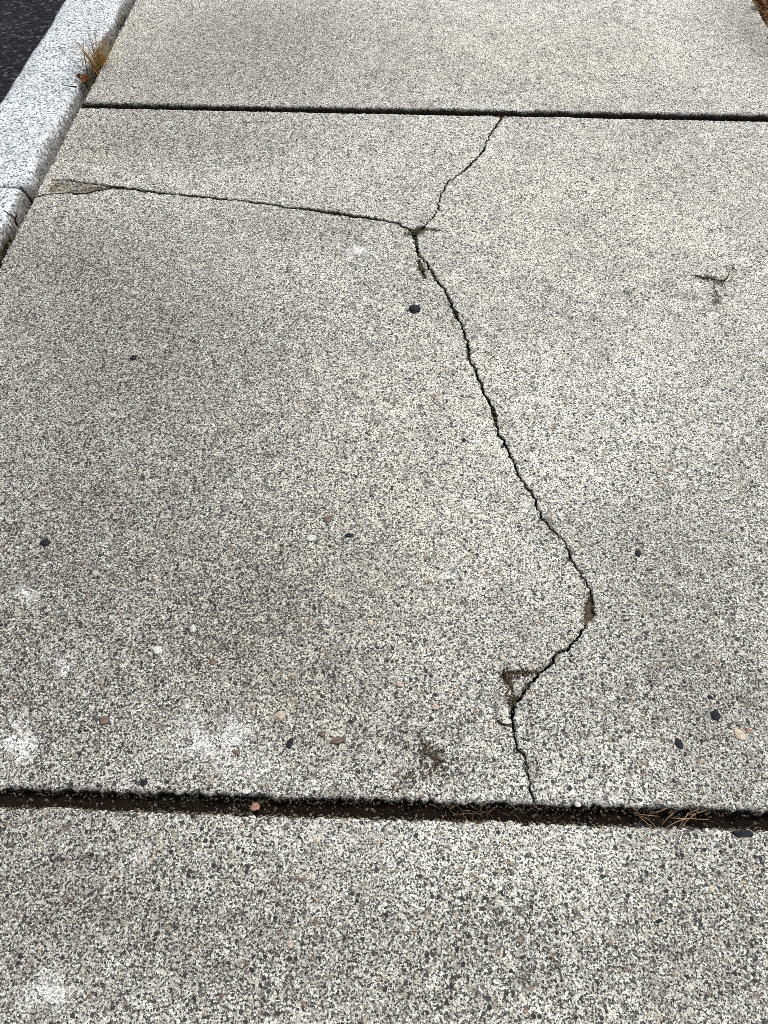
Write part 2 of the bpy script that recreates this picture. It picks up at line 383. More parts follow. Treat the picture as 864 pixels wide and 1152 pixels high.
def slab_mesh(name, chains, parent, origin, seed, cell=.009, depth=.075, detail=True, tilt=None):
    """chains: list of (points, kind) round the outline; kind 'joint' or 'crack'"""
    outline, kinds = [], []
    for pts, kd in chains:
        for p in pts[:-1]:
            outline.append((float(p[0]), float(p[1]))); kinds.append(kd)
    n = len(outline)
    xs = [p[0] for p in outline]; ys = [p[1] for p in outline]
    kd = kdtree.KDTree(n)
    for i, p in enumerate(outline): kd.insert((p[0], p[1], 0), i)
    kd.balance()
    arr = np.array(outline)
    pts = [Vector(p) for p in outline]
    gx = np.arange(min(xs), max(xs), cell); gy = np.arange(min(ys), max(ys), cell)
    X, Y = np.meshgrid(gx, gy)
    X = X + rng.uniform(-.35, .35, X.shape) * cell; Y = Y + rng.uniform(-.35, .35, Y.shape) * cell
    # inside test (vectorised even-odd)
    x, y = X.ravel(), Y.ravel(); ins = np.zeros(len(x), bool)
    A, B = arr, np.roll(arr, -1, 0)
    for (x0, y0), (x1, y1) in zip(A, B):
        if y0 == y1: continue
        m = (y0 > y) != (y1 > y)
        ins[m] ^= x[m] < (x1 - x0) * (y[m] - y0) / (y1 - y0) + x0
    for px, py in zip(x[ins], y[ins]):
        if kd.find((px, py, 0))[2] > cell * .55: pts.append(Vector((px, py)))
    # bands of finer points along the outline
    for i in range(0, n):
        for dd in (.003, .0062):
            e = arr[(i + 1) % n] - arr[i - 1]; L = np.hypot(*e)
            if L < 1e-6: continue
            q = arr[i] + np.array((-e[1], e[0])) / L * dd      # outlines run counter-clockwise
            if kd.find((q[0], q[1], 0))[2] > dd * .75: pts.append(Vector((float(q[0]), float(q[1]))))
    if detail:
        cand = []
        for L, w, dp, st in GROOVE:
            for q in dens(np.array(L), .0022):
                for a in (-1.6, -.8, 0, .8, 1.6):
                    for b in (0, 1):
                        cand.append((q[0] + (a * w if b else 0), q[1] + (0 if b else a * w)))
        for qx in np.arange(min(p[0] for p in CHIP), max(p[0] for p in CHIP), .0045):
            for qy in np.arange(min(p[1] for p in CHIP), max(p[1] for p in CHIP), .0045):
                cand.append((qx + rng.uniform(-.001, .001), qy + rng.uniform(-.001, .001)))
        for q in cand:
            if kd.find((q[0], q[1], 0))[2] > .0022 and in_poly(q[0], q[1], outline): pts.append(Vector((float(q[0]), float(q[1]))))
    v2, e2, f2, *_ = delaunay_2d_cdt(pts, [], [list(range(n))], 1, 1e-6)
    V, at = [], dict(dark_tone=[], tan=[], chalk=[], soil=[])
    for p in v2:
        _, idx, d = kd.find((p.x, p.y, 0))
        k = kinds[idx]
        z = .0016 * noise.noise(Vector((p.x * 5, p.y * 5, seed))) + .0006 * noise.noise(Vector((p.x * 40, p.y * 40, seed)))
        q = noise.noise(Vector((p.x * 55, p.y * 55, seed + 1)))
        r = (.0036 + .0034 * q) if k == 'joint' else (.0009 + .0016 * q + .010 * max(0, noise.noise(Vector((p.x * 34, p.y * 34, seed + 6))) - .28))
        if d < r and r > 0:
            z -= r * .75 * (1 - math.sqrt(max(0, 1 - (1 - d / r) ** 2)))
        so = 0.0; chip = 0.0
        if detail:
            z -= field(DENT, p.x, p.y)
            so = field(SOILP, p.x, p.y)
            gz, gs = groove(p.x, p.y); z -= gz; so += gs
            if k == 'crack' and d < .012:
                so += max(0, .34 + .42 * noise.noise(Vector((p.x * 26, p.y * 26, 4)))) * math.exp(-d / .0035)
            if seed == 21 and in_poly(p.x + .004 * fbm(p.x * 60, p.y * 60, 1), p.y + .004 * fbm(p.x * 60, p.y * 60, 5), CHIP):
                e = seg_dist(p.x, p.y, CHIP); z -= min(.0038, e * .4) * (1 + .9 * q); chip = min(1, e / .006); so += .22 * chip
        if k == 'joint' and d < .02:
            so += max(0, .0 + .36 * q) * math.exp(-d / .003)
        if tilt: z += tilt(p.x, p.y)
        V.append((p.x - origin[0], p.y - origin[1], z - origin[2]))
        at['soil'].append(so)
        at['dark_tone'].append(min(1, field(DARK_TONE, p.x, p.y) + .55 * chip) if detail else .3)
        at['tan'].append(min(1.6, .45 * field(TAN, p.x, p.y) + .8 * chip) if detail else .1)
        at['chalk'].append(min(1, field(CHALK, p.x, p.y)) if detail else 0)
    F_ = [list(f) for f in f2]
    # upward faces
    for f in F_:
        a, b, c = (V[i] for i in f[:3])
        if (b[0] - a[0]) * (c[1] - a[1]) - (b[1] - a[1]) * (c[0] - a[0]) < 0: f.reverse()
    cnt = {}
    for f in F_:
        for i in range(len(f)):
            a, b = f[i], f[(i + 1) % len(f)]
            cnt.setdefault((min(a, b), max(a, b)), []).append((a, b))
    edges = [v[0] for v in cnt.values() if len(v) == 1]
    ntop = len(F_); low = {}; prev = {}
    bvs = sorted({i for e in edges for i in e})
    for lev, (dz, so) in enumerate(((.0035, .75), (.012, 1.1), (.030, 1.2), (depth, 1.2))):
        cur = {}
        for i in bvs:
            x, y, z = V[i]; wx = x + origin[0]; wy = y + origin[1]
            jx = .0013 * noise.noise(Vector((wx * 90, wy * 90, dz * 60 + seed))); jy = .0013 * noise.noise(Vector((wx * 90, wy * 90, dz * 60 + seed + 8)))
            V.append((x + jx, y + jy, z - dz)); cur[i] = len(V) - 1
            at['soil'].append(so); at['dark_tone'].append(.6); at['tan'].append(.3); at['chalk'].append(0)
        up = prev or {i: i for i in bvs}
        for a, b in edges: F_.append([up[b], up[a], cur[a], cur[b]])
        prev = cur
    return mesh_obj(name, V, F_, MAT['concrete'], parent=parent, attrs=at, flat=slice(ntop, None))

# ------------------------------------------------------------------ the slabs
up_a, up_b, up_c = crack(T_UP, 11)          # from the upper joint down to the meeting point
mn_a, mn_b, mn_c = crack(T_MAIN, 12)        # from the meeting point down to the lower joint
sd_a, sd_b, sd_c = crack(T_SIDE, 13)        # from the kerb to the meeting point
GAP = .006
XL = XK + GAP * .5
# banks: bank(+1) lies to the left of the direction of travel
# travelling downwards (towards the camera) the left-hand bank is on the right of the photo
mid = empty('cracked_slab', ((XL + XR) / 2, (J1b(0) + J2a(0)) / 2, 0))
tag(mid, 'large cracked concrete slab between the two dark joints, split by a branching crack', 'pavement slab', 'concrete slabs of the walk', 'thing')
O = tuple(mid.location)
def xcut(bank, fy):  # pull the end of a bank onto a joint edge
    b = bank.copy(); return b
m_right, m_left = mn_a, mn_b
u_right, u_left = up_a, up_b
s_up, s_low = sd_a, sd_b                    # travelling to the right, left bank is the far one
def J(f, x): return (x, f(x))
# clamp ends
def end_to(p, f): return np.array((p[0], f(p[0])))
m_right = np.vstack([m_right[m_right[:, 1] > J1b(0) + .004], end_to(m_right[-1], J1b)])
m_left = np.vstack([m_left[m_left[:, 1] > J1b(0) + .004], end_to(m_left[-1], J1b)])
u_right = np.vstack([end_to(u_right[0], J2a), u_right[u_right[:, 1] < J2a(.2) - .004]])
u_left = np.vstack([end_to(u_left[0], J2a), u_left[u_left[:, 1] < J2a(.2) - .004]])
s_up = np.vstack([(XL, s_up[0][1]), s_up[s_up[:, 0] > XL + .003]])
s_low = np.vstack([(XL, s_low[0][1]), s_low[s_low[:, 0] > XL + .003]])
JX = np.array(g2(466, 262))
def trim(b, c, r, at_end):
    d = np.hypot(b[:, 0] - c[0], b[:, 1] - c[1])
    return b[d > r]
rj = .008
s_low = trim(s_low, JX, rj, 1); s_up = trim(s_up, JX, rj, 1); u_left = trim(u_left, JX, rj, 1); u_right = trim(u_right, JX, rj, 1); m_left = trim(m_left, JX, rj, 0); m_right = trim(m_right, JX, rj, 0)
# lower left fragment: joint edge -> up the left bank of the main crack -> along the near bank of the side crack -> down the kerb
ml = m_left[::-1]
A = [(rough_edge((XL, J1b(XL)), tuple(ml[0]), 1), 'joint'),
     (np.vstack([ml, s_low[::-1]]), 'crack'),
     (np.vstack([rough_edge(tuple(s_low[0]), (XL, J1b(XL)), 2)]), 'joint')]
slab_mesh('slab_fragment', A, mid, O, 20, tilt=lambda x, y: -.0008)
# upper left fragment
Bc = [(np.vstack([s_up, u_left[::-1]]), 'crack'),
      (rough_edge(tuple(u_left[0]), (XL, J2a(XL)), 3), 'joint'),
      (rough_edge((XL, J2a(XL)), tuple(s_up[0]), 4), 'joint')]
slab_mesh('slab_fragment', Bc, mid, O, 21, tilt=lambda x, y: .0010)
# right fragment
Cc = [(np.vstack([u_right, m_right]), 'crack'),
      (rough_edge(tuple(m_right[-1]), (XR, J1b(XR)), 5), 'joint'),
      (rough_edge((XR, J1b(XR)), (XR, J2a(XR)), 6), 'joint'),
      (rough_edge((XR, J2a(XR)), tuple(u_right[0]), 7), 'joint')]
slab_mesh('slab_fragment', Cc, mid, O, 22, tilt=lambda x, y: .0006)

def whole_slab(ya, yb, seed, label, cell, detail):
    o = empty('concrete_slab', ((XL + XR) / 2, (ya(0) + yb(0)) / 2, 0))
    tag(o, label, 'pavement slab', 'concrete slabs of the walk', 'thing')
    ch = [(rough_edge((XL, ya(XL)), (XR, ya(XR)), seed), 'joint'), (rough_edge((XR, ya(XR)), (XR, yb(XR)), seed + 1), 'joint'),
          (rough_edge((XR, yb(XR)), (XL, yb(XL)), seed + 2), 'joint'), (rough_edge((XL, yb(XL)), (XL, ya(XL)), seed + 3), 'joint')]
    me = slab_mesh('concrete_slab', ch, None, tuple(o.location), seed, cell, detail=detail)
    me.location = o.location
    for k in ('label', 'category', 'group', 'kind'): me[k] = o[k]
    bpy.data.objects.remove(o)
    me.name = 'concrete_slab'
    return me
SL = J2a(0) - J1b(0)
sh = lambda f, d: (lambda x: f(x) + d)
near = whole_slab(lambda x: J1a(x) - SL, J1a, 30, 'plain uncracked concrete slab below the lower joint, nearest the viewer', .009, True)
far = whole_slab(J2b, sh(J2b, SL), 40, 'plain uncracked concrete slab above the upper joint, with a grass tuft at its kerb side', .011, True)
whole_slab(sh(J2b, SL + .02), sh(J2b, 2 * SL + .02), 50, 'concrete slab one further along the walk beyond the far plain slab', .02, False)

# ------------------------------------------------------------------ soil in the joints, bed below
def soil_strip(name, x0, x1, fa, fb, z, mat, step=.004, amp=.004, seed=0, label=None):
    nx = int((x1 - x0) / step); V, F_ = [], []
    ny = 7
    for i in range(nx + 1):
        x = x0 + (x1 - x0) * i / nx
        for j in range(ny):
            y = fa(x) - .006 + (fb(x) - fa(x) + .012) * j / (ny - 1)
            V.append((x, y, z + amp * fbm(x * 28, y * 28, seed, 4, 2.2, .62)))
    for i in range(nx):
        for j in range(ny - 1):
            a = i * ny + j; F_.append((a, a + ny, a + ny + 1, a + 1))
    o = mesh_obj(name, V, F_, mat)
    return tag(o, label, 'soil', None, 'stuff')
soil_strip('soil', XL, XR, J1a, J1b, -.0125, MAT['soil'], seed=3, label='dark damp soil packed in the lower joint between the slabs')
soil_strip('soil', XL, XR, J2a, J2b, -.020, MAT['soil'], seed=5, label='black soil deep in the upper joint between the slabs')
# grit lying in the break of the main crack
def patch(poly, z, mat, name, label, amp=.002, seed=0, cell=.002):
    xs = [p[0] for p in poly]; ys = [p[1] for p in poly]
    pts = [Vector(p) for p in poly]
    for x in np.arange(min(xs), max(xs), cell):
        for y in np.arange(min(ys), max(ys), cell):
            if in_poly(x, y, poly): pts.append(Vector((x + random.uniform(-.3, .3) * cell, y + random.uniform(-.3, .3) * cell)))
    v, e, f, *_ = delaunay_2d_cdt(pts, [], [list(range(len(poly)))], 1, 1e-6)
    V = [(p.x, p.y, z + amp * fbm(p.x * 120, p.y * 120, seed, 3)) for p in v]
    o = mesh_obj(name, V, [tuple(q) if (v[q[1]] - v[q[0]]).cross(v[q[2]] - v[q[0]]) > 0 else tuple(q)[::-1] for q in f], mat)
    return tag(o, label, 'soil', None, 'stuff')
patch([g2(*p) for p in ((664, 664), (672, 676), (673, 691), (666, 702), (657, 704), (653, 694), (655, 676))], -.007, MAT['grit'], 'soil', 'grey brown grit filling the widened break in the main crack', seed=2)
patch([g2(*p) for p in ((460, 256), (474, 256), (476, 264), (472, 276), (464, 274), (458, 264))], -.006, MAT['soil'], 'soil', 'dark soil where the three cracks of the slab meet', seed=4)

# bed, ground, road, verge
def sheet(name, x0, x1, y0, y1, z, mat, kind='structure', nx=2, ny=2, amp=0, label=None, cat=None, seed=0):
    V, F_ = [], []
    for i in range(nx):
        for j in range(ny):
            x = x0 + (x1 - x0) * i / (nx - 1); y = y0 + (y1 - y0) * j / (ny - 1)
            V.append((x, y, z + (amp * fbm(x * 9, y * 9, seed, 4) if amp else 0)))
    for i in range(nx - 1):
        for j in range(ny - 1):
            a = i * ny + j; F_.append((a, a + ny, a + ny + 1, a + 1))
    return tag(mesh_obj(name, V, F_, mat), label, cat, None, kind)
Y0, Y1 = -1.9, J2b(0) + 2 * SL + .02
sheet('ground', -300, 300, -300, 300, -.16, MAT['bed'], label='dark earth below the walk reaching to the horizon', cat='ground')
sheet('walk_bed', XKO + .02, XR + .01, Y0, Y1, -.058, MAT['bed'], label='dark earth bed under the concrete slabs', cat='ground')
sheet('road', -300, XKO - .002, -300, 300, -.125, MAT['asphalt'], label='dark asphalt road lying below the granite kerb', cat='road')
sheet('verge', XR + .004, XR + 1.2, Y0, Y1 + 2, -.012, MAT['verge'], nx=90, ny=240, amp=.012, label='brown bare earth verge along the walk with dead leaf crumbs', cat='verge', seed=6)
sheet('lawn', XR + 1.19, 300, -300, 300, -.03, MAT['verge'], label='open brown ground beyond the verge', cat='ground')

# ------------------------------------------------------------------ kerb stones
def kerb_stone(y0, y1, label, seed, step=.006):
    """granite block: rough top, arrised edges, dressed inner side"""
    xi, xo = XK - .009, XKO
    prof = []        # (u across from outer to inner, z)
    W = xi - xo; top = .010
    prof = [(0, -.20), (-.001, -.10), (.000, -.03), (.002, -.006), (.006, .000), (.012, .004)]
    m = 24
    prof += [(.012 + (W - .030) * k / m, .004 + (top - .004) * min(1, k / 4)) for k in range(1, m)]
    prof += [(W - .020, top - .0005), (W - .0145, top - .004), (W - .011, top - .010), (W - .0075, top - .018), (W - .004, top - .027), (W, top - .038), (W + .0015, -.045), (W + .001, -.20)]
    n = max(8, int((y1 - y0) / step)); V, F_, soilv = [], [], []
    k = len(prof)
    for i in range(n + 1):
        y = y0 + (y1 - y0) * i / n
        e = min(1, min(i, n - i) * step / .008); er = .003 * (1 - e) ** 2
        for j, (u, z) in enumerate(prof):
            x = xo + u
            on = 1 if z > -.05 else .3
            side = 1 if (j < 6 or j >= m + 5) else 0
            x += side * on * (.0055 * noise.noise(Vector((y * 8, z * 20, seed))) + .0028 * noise.noise(Vector((y * 38, z * 40, seed + 1))) + .0016 * noise.noise(Vector((y * 110, z * 90, seed + 2))))
            zz = z
            if j > 1 and j < k - 2: zz += .0016 * noise.noise(Vector((x * 12, y * 12, seed + 3))) + .0009 * noise.noise(Vector((x * 55, y * 55, seed + 4))) - er
            V.append((x, y, zz))
            s = 0
            if j >= m + 6: s = min(1, .34 + .15 * (j - m - 6))
            if j < 6: s = .45
            s += .22 * max(0, 1 - min(i, n - i) * step / .02) + .10 + .30 * max(0, noise.noise(Vector((y * 7, j * .25, 3)))) 
            soilv.append(s)
    for i in range(n):
        for j in range(k - 1):
            a = i * k + j; F_.append((a, a + 1, a + 1 + k, a + k))
    F_.append(tuple(range(k))[::-1]); F_.append(tuple(n * k + j for j in range(k)))
    F_ = [f[::-1] for f in F_]
    o = mesh_obj('kerb_stone', [(x, y - (y0 + y1) / 2, z) for x, y, z in V], F_, MAT['granite'], attrs=dict(soil=soilv), flat=[len(F_) - 2, len(F_) - 1])
    o.location = (0, (y0 + y1) / 2, 0)
    return tag(o, label, 'kerbstone', 'granite kerbstones')
yk = g2(4, 215)[1]
kerb_stone(yk + .0015, yk + 2.0, 'long pale blue grey granite kerbstone beside the grass tuft and dark road', 60)
kerb_stone(yk - 1.9, yk - .0015, 'short visible end of pale granite kerbstone with a small twig beside it', 70)

# soil in the slot between kerb and slabs
def side_soil():
    V, F_ = [], []
    ys = np.arange(Y0, Y1, .005)
    for y in ys:
        for j in range(5):
            x = XK - .022 + .034 * j / 4
            V.append((x, y, -.022 + .006 * fbm(x * 40, y * 22, 2, 3)))
    for i in range(len(ys) - 1):
        for j in range(4):
            a = i * 5 + j; F_.append((a, a + 1, a + 6, a + 5))
    tag(mesh_obj('soil', V, F_, MAT['soil']), 'dark soil in the narrow slot between kerb and slabs', 'soil', None, 'stuff')
side_soil()

# ------------------------------------------------------------------ stones
def stone(name, x, y, wpx, hpx, ang, mat, parent=None, z=0.0, flat=.55, sink=.45, seed=0, sharp=0.0):
    k = mpp(x, y); p = g(x, y, z)
    # height in pixels is foreshortened by the view's slope
    dy = (g(x, y + 1) - g(x, y - 1)).length / 2
    a, b = wpx * k / 2, hpx * dy / 2
    bm = bmesh.new(); bmesh.ops.create_icosphere(bm, subdivisions=3, radius=1)
    rot = Matrix.Rotation(ang, 3, 'Z'); c = min(a, b) * flat
    for v in bm.verts:
        n = v.co.copy()
        f = 1 + .34 * noise.noise(n * 1.3 + Vector((seed, 0, 0))) + .24 * noise.noise(n * 3.2 + Vector((0, seed, 0)))
        if sharp: f *= 1 - sharp * abs(n.y)
        q = rot @ Vector((n.x * a * f, n.y * b * f, 0)); v.co = (q.x, q.y, max(-.6, n.z) * c * f)
    V = [v.co[:] for v in bm.verts]; F_ = [[v.index for v in f.verts] for f in bm.faces]; bm.free()
    loc = Vector((p.x, p.y, z + c * (.5 - sink)))
    if parent: loc = loc - parent.matrix_world.translation if parent.parent is None else loc - Vector(O)
    return mesh_obj(name, V, F_, MAT[mat], parent=parent, loc=loc)
PB = [(466, 348, 14, 11, 0, 'slate', 'smooth almond shaped charcoal pebble on the slab left of the main crack', 0),
      (150, 402, 6.5, 5, .3, 'slate', 'small black pebble on the kerb side half of the cracked slab', 0),
      (51, 610, 10, 8, .2, 'slate', 'dark pebble near the kerb side edge of the cracked slab', 0),
      (763.5, 836.6, 9, 17, .3, 'slate', 'narrow tilted slate pebble above the right end of the lower joint', 0),
      (805, 805, 10, 11, 0, 'slate', 'round black pebble near the slab edge above the narrow slate one', 0),
      (835, 938, 24, 8, .05, 'slate', 'flat blue grey slate flake at the near rim of the lower joint', 0),
      (718, 931, 15, 11, .2, 'slate', 'blunt black stone wedged in the lower joint beside the straw', -.004),
      (287, 908, 11, 9, .4, 'red', 'little reddish stone lying in the lower joint', -.007),
      (277, 890, 9, 6, .1, 'white', 'cream white stone chip on the far rim of the lower joint', 0)]
for i, (x, y, w, h, a, m, lab, z) in enumerate(PB):
    o = stone('pebble', x, y, w, h, a, m, None, z, .34, .3, i * 3.7 + 1, .25 if i in (0, 3) else 0)
    tag(o, lab, 'pebble', 'pebbles on the walk')
# stones set in the concrete, flush with its face
frag = {20: [], 21: [], 22: []}
bpy.context.view_layer.update()
frs = [o for o in mid.children]
ES = [(680, 773, 13, 9, .4, 'white', 2), (799, 784.5, 8, 6, 0, 'slate', 2), (724, 862, 9, 11, .2, 'grey', 2), (738, 892, 7, 14, .1, 'slate', 2), (716, 813, 9, 5, 0, 'slate', 2), (832, 826, 15, 16, .3, 'tan', 2),
      (842, 822, 7, 6, 0, 'red', 2), (177.5, 731.7, 13, 11, .2, 'white', 0), (217, 707, 7, 10, .1, 'white', 0), (239, 744, 9, 10, .4, 'brown', 0), (253, 571, 10, 10, 0, 'grey', 0), (350, 605, 13, 8, .2, 'white', 0),
      (393, 602, 12, 6, 0, 'slate', 0), (368, 584, 12, 8, .1, 'brown', 0), (380, 833, 20, 9, .25, 'brown', 0), (315, 805, 15, 12, .1, 'pink', 0), (326, 836, 8, 14, -.3, 'slate', 0), (117, 810, 14, 12, .5, 'brown', 0),
      (266, 846, 11, 6, -.3, 'brown', 0), (162, 880, 10, 8, 0, 'slate', 0), (362, 825, 10, 7, 0, 'brown', 0), (643, 738, 8, 8, 0, 'slate', 2), (565, 740, 8, 8, 0, 'tan', 0), (570, 812, 13, 6, .1, 'white', 0), (552, 816, 6, 8, 0, 'tan', 0),
      (635, 852, 7, 9, .1, 'tan', 2), (658, 870, 9, 9, .3, 'slate', 2), (670, 786, 11, 10, .1, 'grey', 2), (522, 495, 5, 5, 0, 'slate', 0), (521, 337, 6, 5, 0, 'grey', 2), (565, 502, 5, 4, 0, 'slate', 0), (760, 668, 9, 8, .1, 'grey', 2),
      (794, 682, 13, 8, 0, 'grey', 2), (720, 594, 6, 8, .2, 'brown', 2), (718, 622, 8, 10, -.3, 'slate', 2), (450, 770, 9, 7, .1, 'pink', 0), (490, 795, 10, 9, 0, 'pink', 0), (210, 795, 7, 8, 0, 'white', 0), (70, 690, 8, 6, .2, 'grey', 0),
      (417, 700, 8, 7, .4, 'tan', 0), (435, 885, 11, 6, .2, 'white', 0), (650, 905, 9, 7, 0, 'white', 2)]
fo = [frs[0], frs[1], frs[2]]
for i, (x, y, w, h, a, m, k) in enumerate(ES):
    stone('embedded_stone', x, y, w * .82, h * .82, a, m, fo[k], 0, .30, .72, i * 2.3 + 5)
for i, (x, y, w, h, a, m) in enumerate([(340, 990, 12, 8, .2, 'brown'), (80, 992, 12, 6, .5, 'slate'), (357, 945, 9, 8, 0, 'tan'), (560, 1010, 11, 9, .1, 'grey'), (172, 1088, 12, 7, .1, 'slate'), (326, 1062, 9, 12, 0, 'pink'), (490, 1105, 12, 9, .3, 'slate'),
                                        (640, 975, 10, 8, 0, 'white'), (742, 1036, 12, 7, .3, 'slate'), (800, 1000, 9, 10, .1, 'tan'), (70, 1115, 11, 9, 0, 'white'), (250, 1120, 10, 9, .2, 'brown'), (690, 1110, 12, 9, .2, 'grey'), (432, 1018, 9, 8, .1, 'white')]):
    o = stone('embedded_stone', x, y, w * .75, h * .75, a, m, None, 0, .30, .72, i * 2.9 + 77)
    l = o.location.copy(); o.parent = near; o.location = l - near.location

# ------------------------------------------------------------------ plants and litter
def tube(V, F_, T, pts, r, tone, sides=4):
    b = len(V); n = len(pts)
    for i, p in enumerate(pts):
        p = Vector(p); q = Vector(pts[min(i + 1, n - 1)]) - Vector(pts[max(i - 1, 0)])
        if q.length < 1e-9: q = Vector((0, 0, 1))
        q.normalize(); u = q.cross(Vector((.3, .2, .93))); u.normalize(); w = q.cross(u)
        rr = r(i / (n - 1)) if callable(r) else r
        for k in range(sides):
            a = 2 * math.pi * k / sides; V.append(p + (u * math.cos(a) + w * math.sin(a)) * rr); T.append(tone)
    for i in range(n - 1):
        for k in range(sides):
            F_.append((b + i * sides + k, b + i * sides + (k + 1) % sides, b + (i + 1) * sides + (k + 1) % sides, b + (i + 1) * sides + k))
    F_.append(tuple(b + k for k in range(sides))[::-1]); F_.append(tuple(b + (n - 1) * sides + k for k in range(sides)))
def blade(V, F_, T, base, d, length, bend, wid, tone):
    """one curved grass blade, a narrow folded ribbon"""
    n = 6; b = len(V); d = Vector(d).normalized(); side = d.cross(Vector((0, 0, 1)))
    if side.length < 1e-3: side = Vector((1, 0, 0))
    side.normalize(); p = Vector(base)
    for i in range(n + 1):
        t = i / n; w = wid * (1 - t) ** .7 + .00012
        V.append(p - side * w + Vector((0, 0, w * .5))); V.append(p.copy()); V.append(p + side * w + Vector((0, 0, w * .5))); T.extend([tone] * 3)
        d = (d + Vector(bend) * (1.0 / n)).normalized(); p = p + d * (length / n)
    for i in range(n):
        a = b + i * 3
        F_.append((a, a + 1, a + 4, a + 3)); F_.append((a + 1, a + 2, a + 5, a + 4))
def tuft(name, base_px, n, length, spread, mat, label, cat, wid=.0011, line=.0, zb=-.012, lean=(0, 0), tone=(0, 1)):
    c = g(*base_px); V, F_, T = [], [], []
    for i in range(n):
        a = random.uniform(0, 2 * math.pi); s = abs(random.gauss(0, spread))
        d = (math.cos(a) * s + lean[0], math.sin(a) * s + lean[1], 1)
        bend = (math.cos(a) * random.uniform(0, 1.0), math.sin(a) * random.uniform(0, 1.0), random.uniform(-.9, .1))
        base = (random.gauss(0, .004), random.gauss(0, .006) + random.uniform(-line, line), 0)
        blade(V, F_, T, base, d, length * random.uniform(.45, 1.1), bend, wid * random.uniform(.6, 1.2), random.uniform(*tone))
    o = mesh_obj(name, V, F_, MAT[mat], loc=(c.x, c.y, zb), attrs=dict(tone=T))
    return tag(o, label, cat)
tuft('grass_tuft', (112, 74), 85, .088, .30, 'dry', 'bushy tuft of yellow brown dry grass growing in the slot beside the kerb', 'grass tuft', line=.024, lean=(.10, .16), tone=(.1, .9))
tuft('grass_tuft', (102, 88), 30, .085, .24, 'old', 'thin dark tuft of withered blades between the bushy tuft and the dead leaf', 'grass tuft', wid=.0009, line=.012, lean=(-.35, .1))
tuft('grass_tuft', (137, 22), 30, .022, .5, 'old', 'low dark stubble of dead grass in the far end of the kerb slot', 'grass tuft', wid=.001, line=.03)
tuft('moss_clump', (4, 274), 90, .014, .6, 'moss', 'dark green moss clump in the kerb slot at the picture edge', 'moss', wid=.0012, line=.035, zb=-.012)

# dead leaves at the slot
def dead_leaf(px, L, W, rot, curl, label, seed, z=.006):
    c = g(*px); root = empty('dead_leaf', (c.x, c.y, z)); root.rotation_euler = (.25, -.15, rot)
    V, F_ = [], []; n, m = 14, 8
    for i in range(n + 1):
        t = i / n; w = W * math.sin(math.pi * min(1, t * .95 + .03)) ** .8 * (1 + .15 * math.sin(t * 22))
        for j in range(m + 1):
            s = j / m * 2 - 1
            V.append(((t - .5) * L, s * w, curl * (abs(s) ** 1.6) * w + .25 * curl * L * (t - .5) ** 2 + .0012 * noise.noise(Vector((t * 6, s * 3, seed)))))
    for i in range(n):
        for j in range(m):
            a = i * (m + 1) + j; F_.append((a, a + m + 1, a + m + 2, a + 1))
    b = mesh_obj('leaf_blade', V, F_, MAT['leaf'], parent=root)
    sol = b.modifiers.new('thickness', 'SOLIDIFY'); sol.thickness = .0004
    V, F_, T = [], [], []
    tube(V, F_, T, [(-.5 * L - .012 + .024 * k / 5, .002 * math.sin(k), .001 + .06 * curl * L) for k in range(6)], .0006, .5, 5)
    mesh_obj('leaf_stalk', V, F_, MAT['twig'], parent=root)
    return tag(root, label, 'dead leaf')
dead_leaf((98, 94), .026, .008, 1.15, 1.6, 'curled rusty brown dead leaf lying on the kerb slot near the upper joint', 1, .004)
dead_leaf((90, 94), .013, .005, 2.2, 1.6, 'small folded tan dead leaf beside the rusty one on the kerb', 2, .013)
dead_leaf((852, 8), .035, .013, 2.3, .8, 'brown dead leaf on the earth verge in the top corner', 4, .008)

def twig(name, pts, r, label, branches=()):
    V, F_, T = [], [], []
    P = [Vector(p) for p in pts]; c = P[0].copy(); fine = []
    for i in range(len(P) - 1):
        for k in range(4):
            q = P[i].lerp(P[i + 1], k / 4); fine.append(q + Vector((random.gauss(0, .0004), random.gauss(0, .0004), 0)) - c)
    fine.append(P[-1] - c)
    tube(V, F_, T, fine, lambda t: r * (1 - .6 * t), .3, 6)
    for br in branches:
        tube(V, F_, T, [Vector(p) - c for p in br], lambda t: r * .6 * (1 - .5 * t), .3, 5)
    o = mesh_obj(name, V, F_, MAT['twig'], loc=c)
    return tag(o, label, 'twig')
twig('twig', [g(86, 98, .015), g(80, 97, .018), g(72, 96, .0125)], .0017, 'short black twig lying on the kerb top beside the dead leaves')
twig('twig', [g(19, 253, -.006), g(17, 246, .009), g(11, 241, .015), g(4, 237, .022)], .0021, 'small dark forked twig standing in the slot at the second kerbstone', [[g(17, 246, .009), g(19, 242, .014), g(19, 239, .018)]])

# moss and sprigs along the main crack
def sprig_stuff(name, spots, mat, label, cat='moss', L=.008, n=40, wid=.0008):
    V, F_, T = [], [], []
    for x, y, rx, ry, k in spots:
        for i in range(int(n * k)):
            p = g(x + random.gauss(0, rx), y + random.gauss(0, ry))
            a = random.uniform(0, 6.283)
            blade(V, F_, T, (p.x, p.y, -.001), (math.cos(a) * .9, math.sin(a) * .9, .8), L * random.uniform(.4, 1.1), (math.cos(a + 1) * .8, math.sin(a + 1) * .8, -1.0), wid * random.uniform(.6, 1.3), random.random() ** 1.6)
    o = mesh_obj(name, V, F_, MAT[mat], attrs=dict(tone=T))
    return tag(o, label, cat, None, 'stuff')
sprig_stuff('moss', [(468, 260, 5, 2.5, 2.2), (487, 259, 8, 1.2, 1.0), (470, 270, 2, 4, .8), (474, 301, 2, 7, 1.2)], 'moss', 'dark olive moss where the three cracks meet')
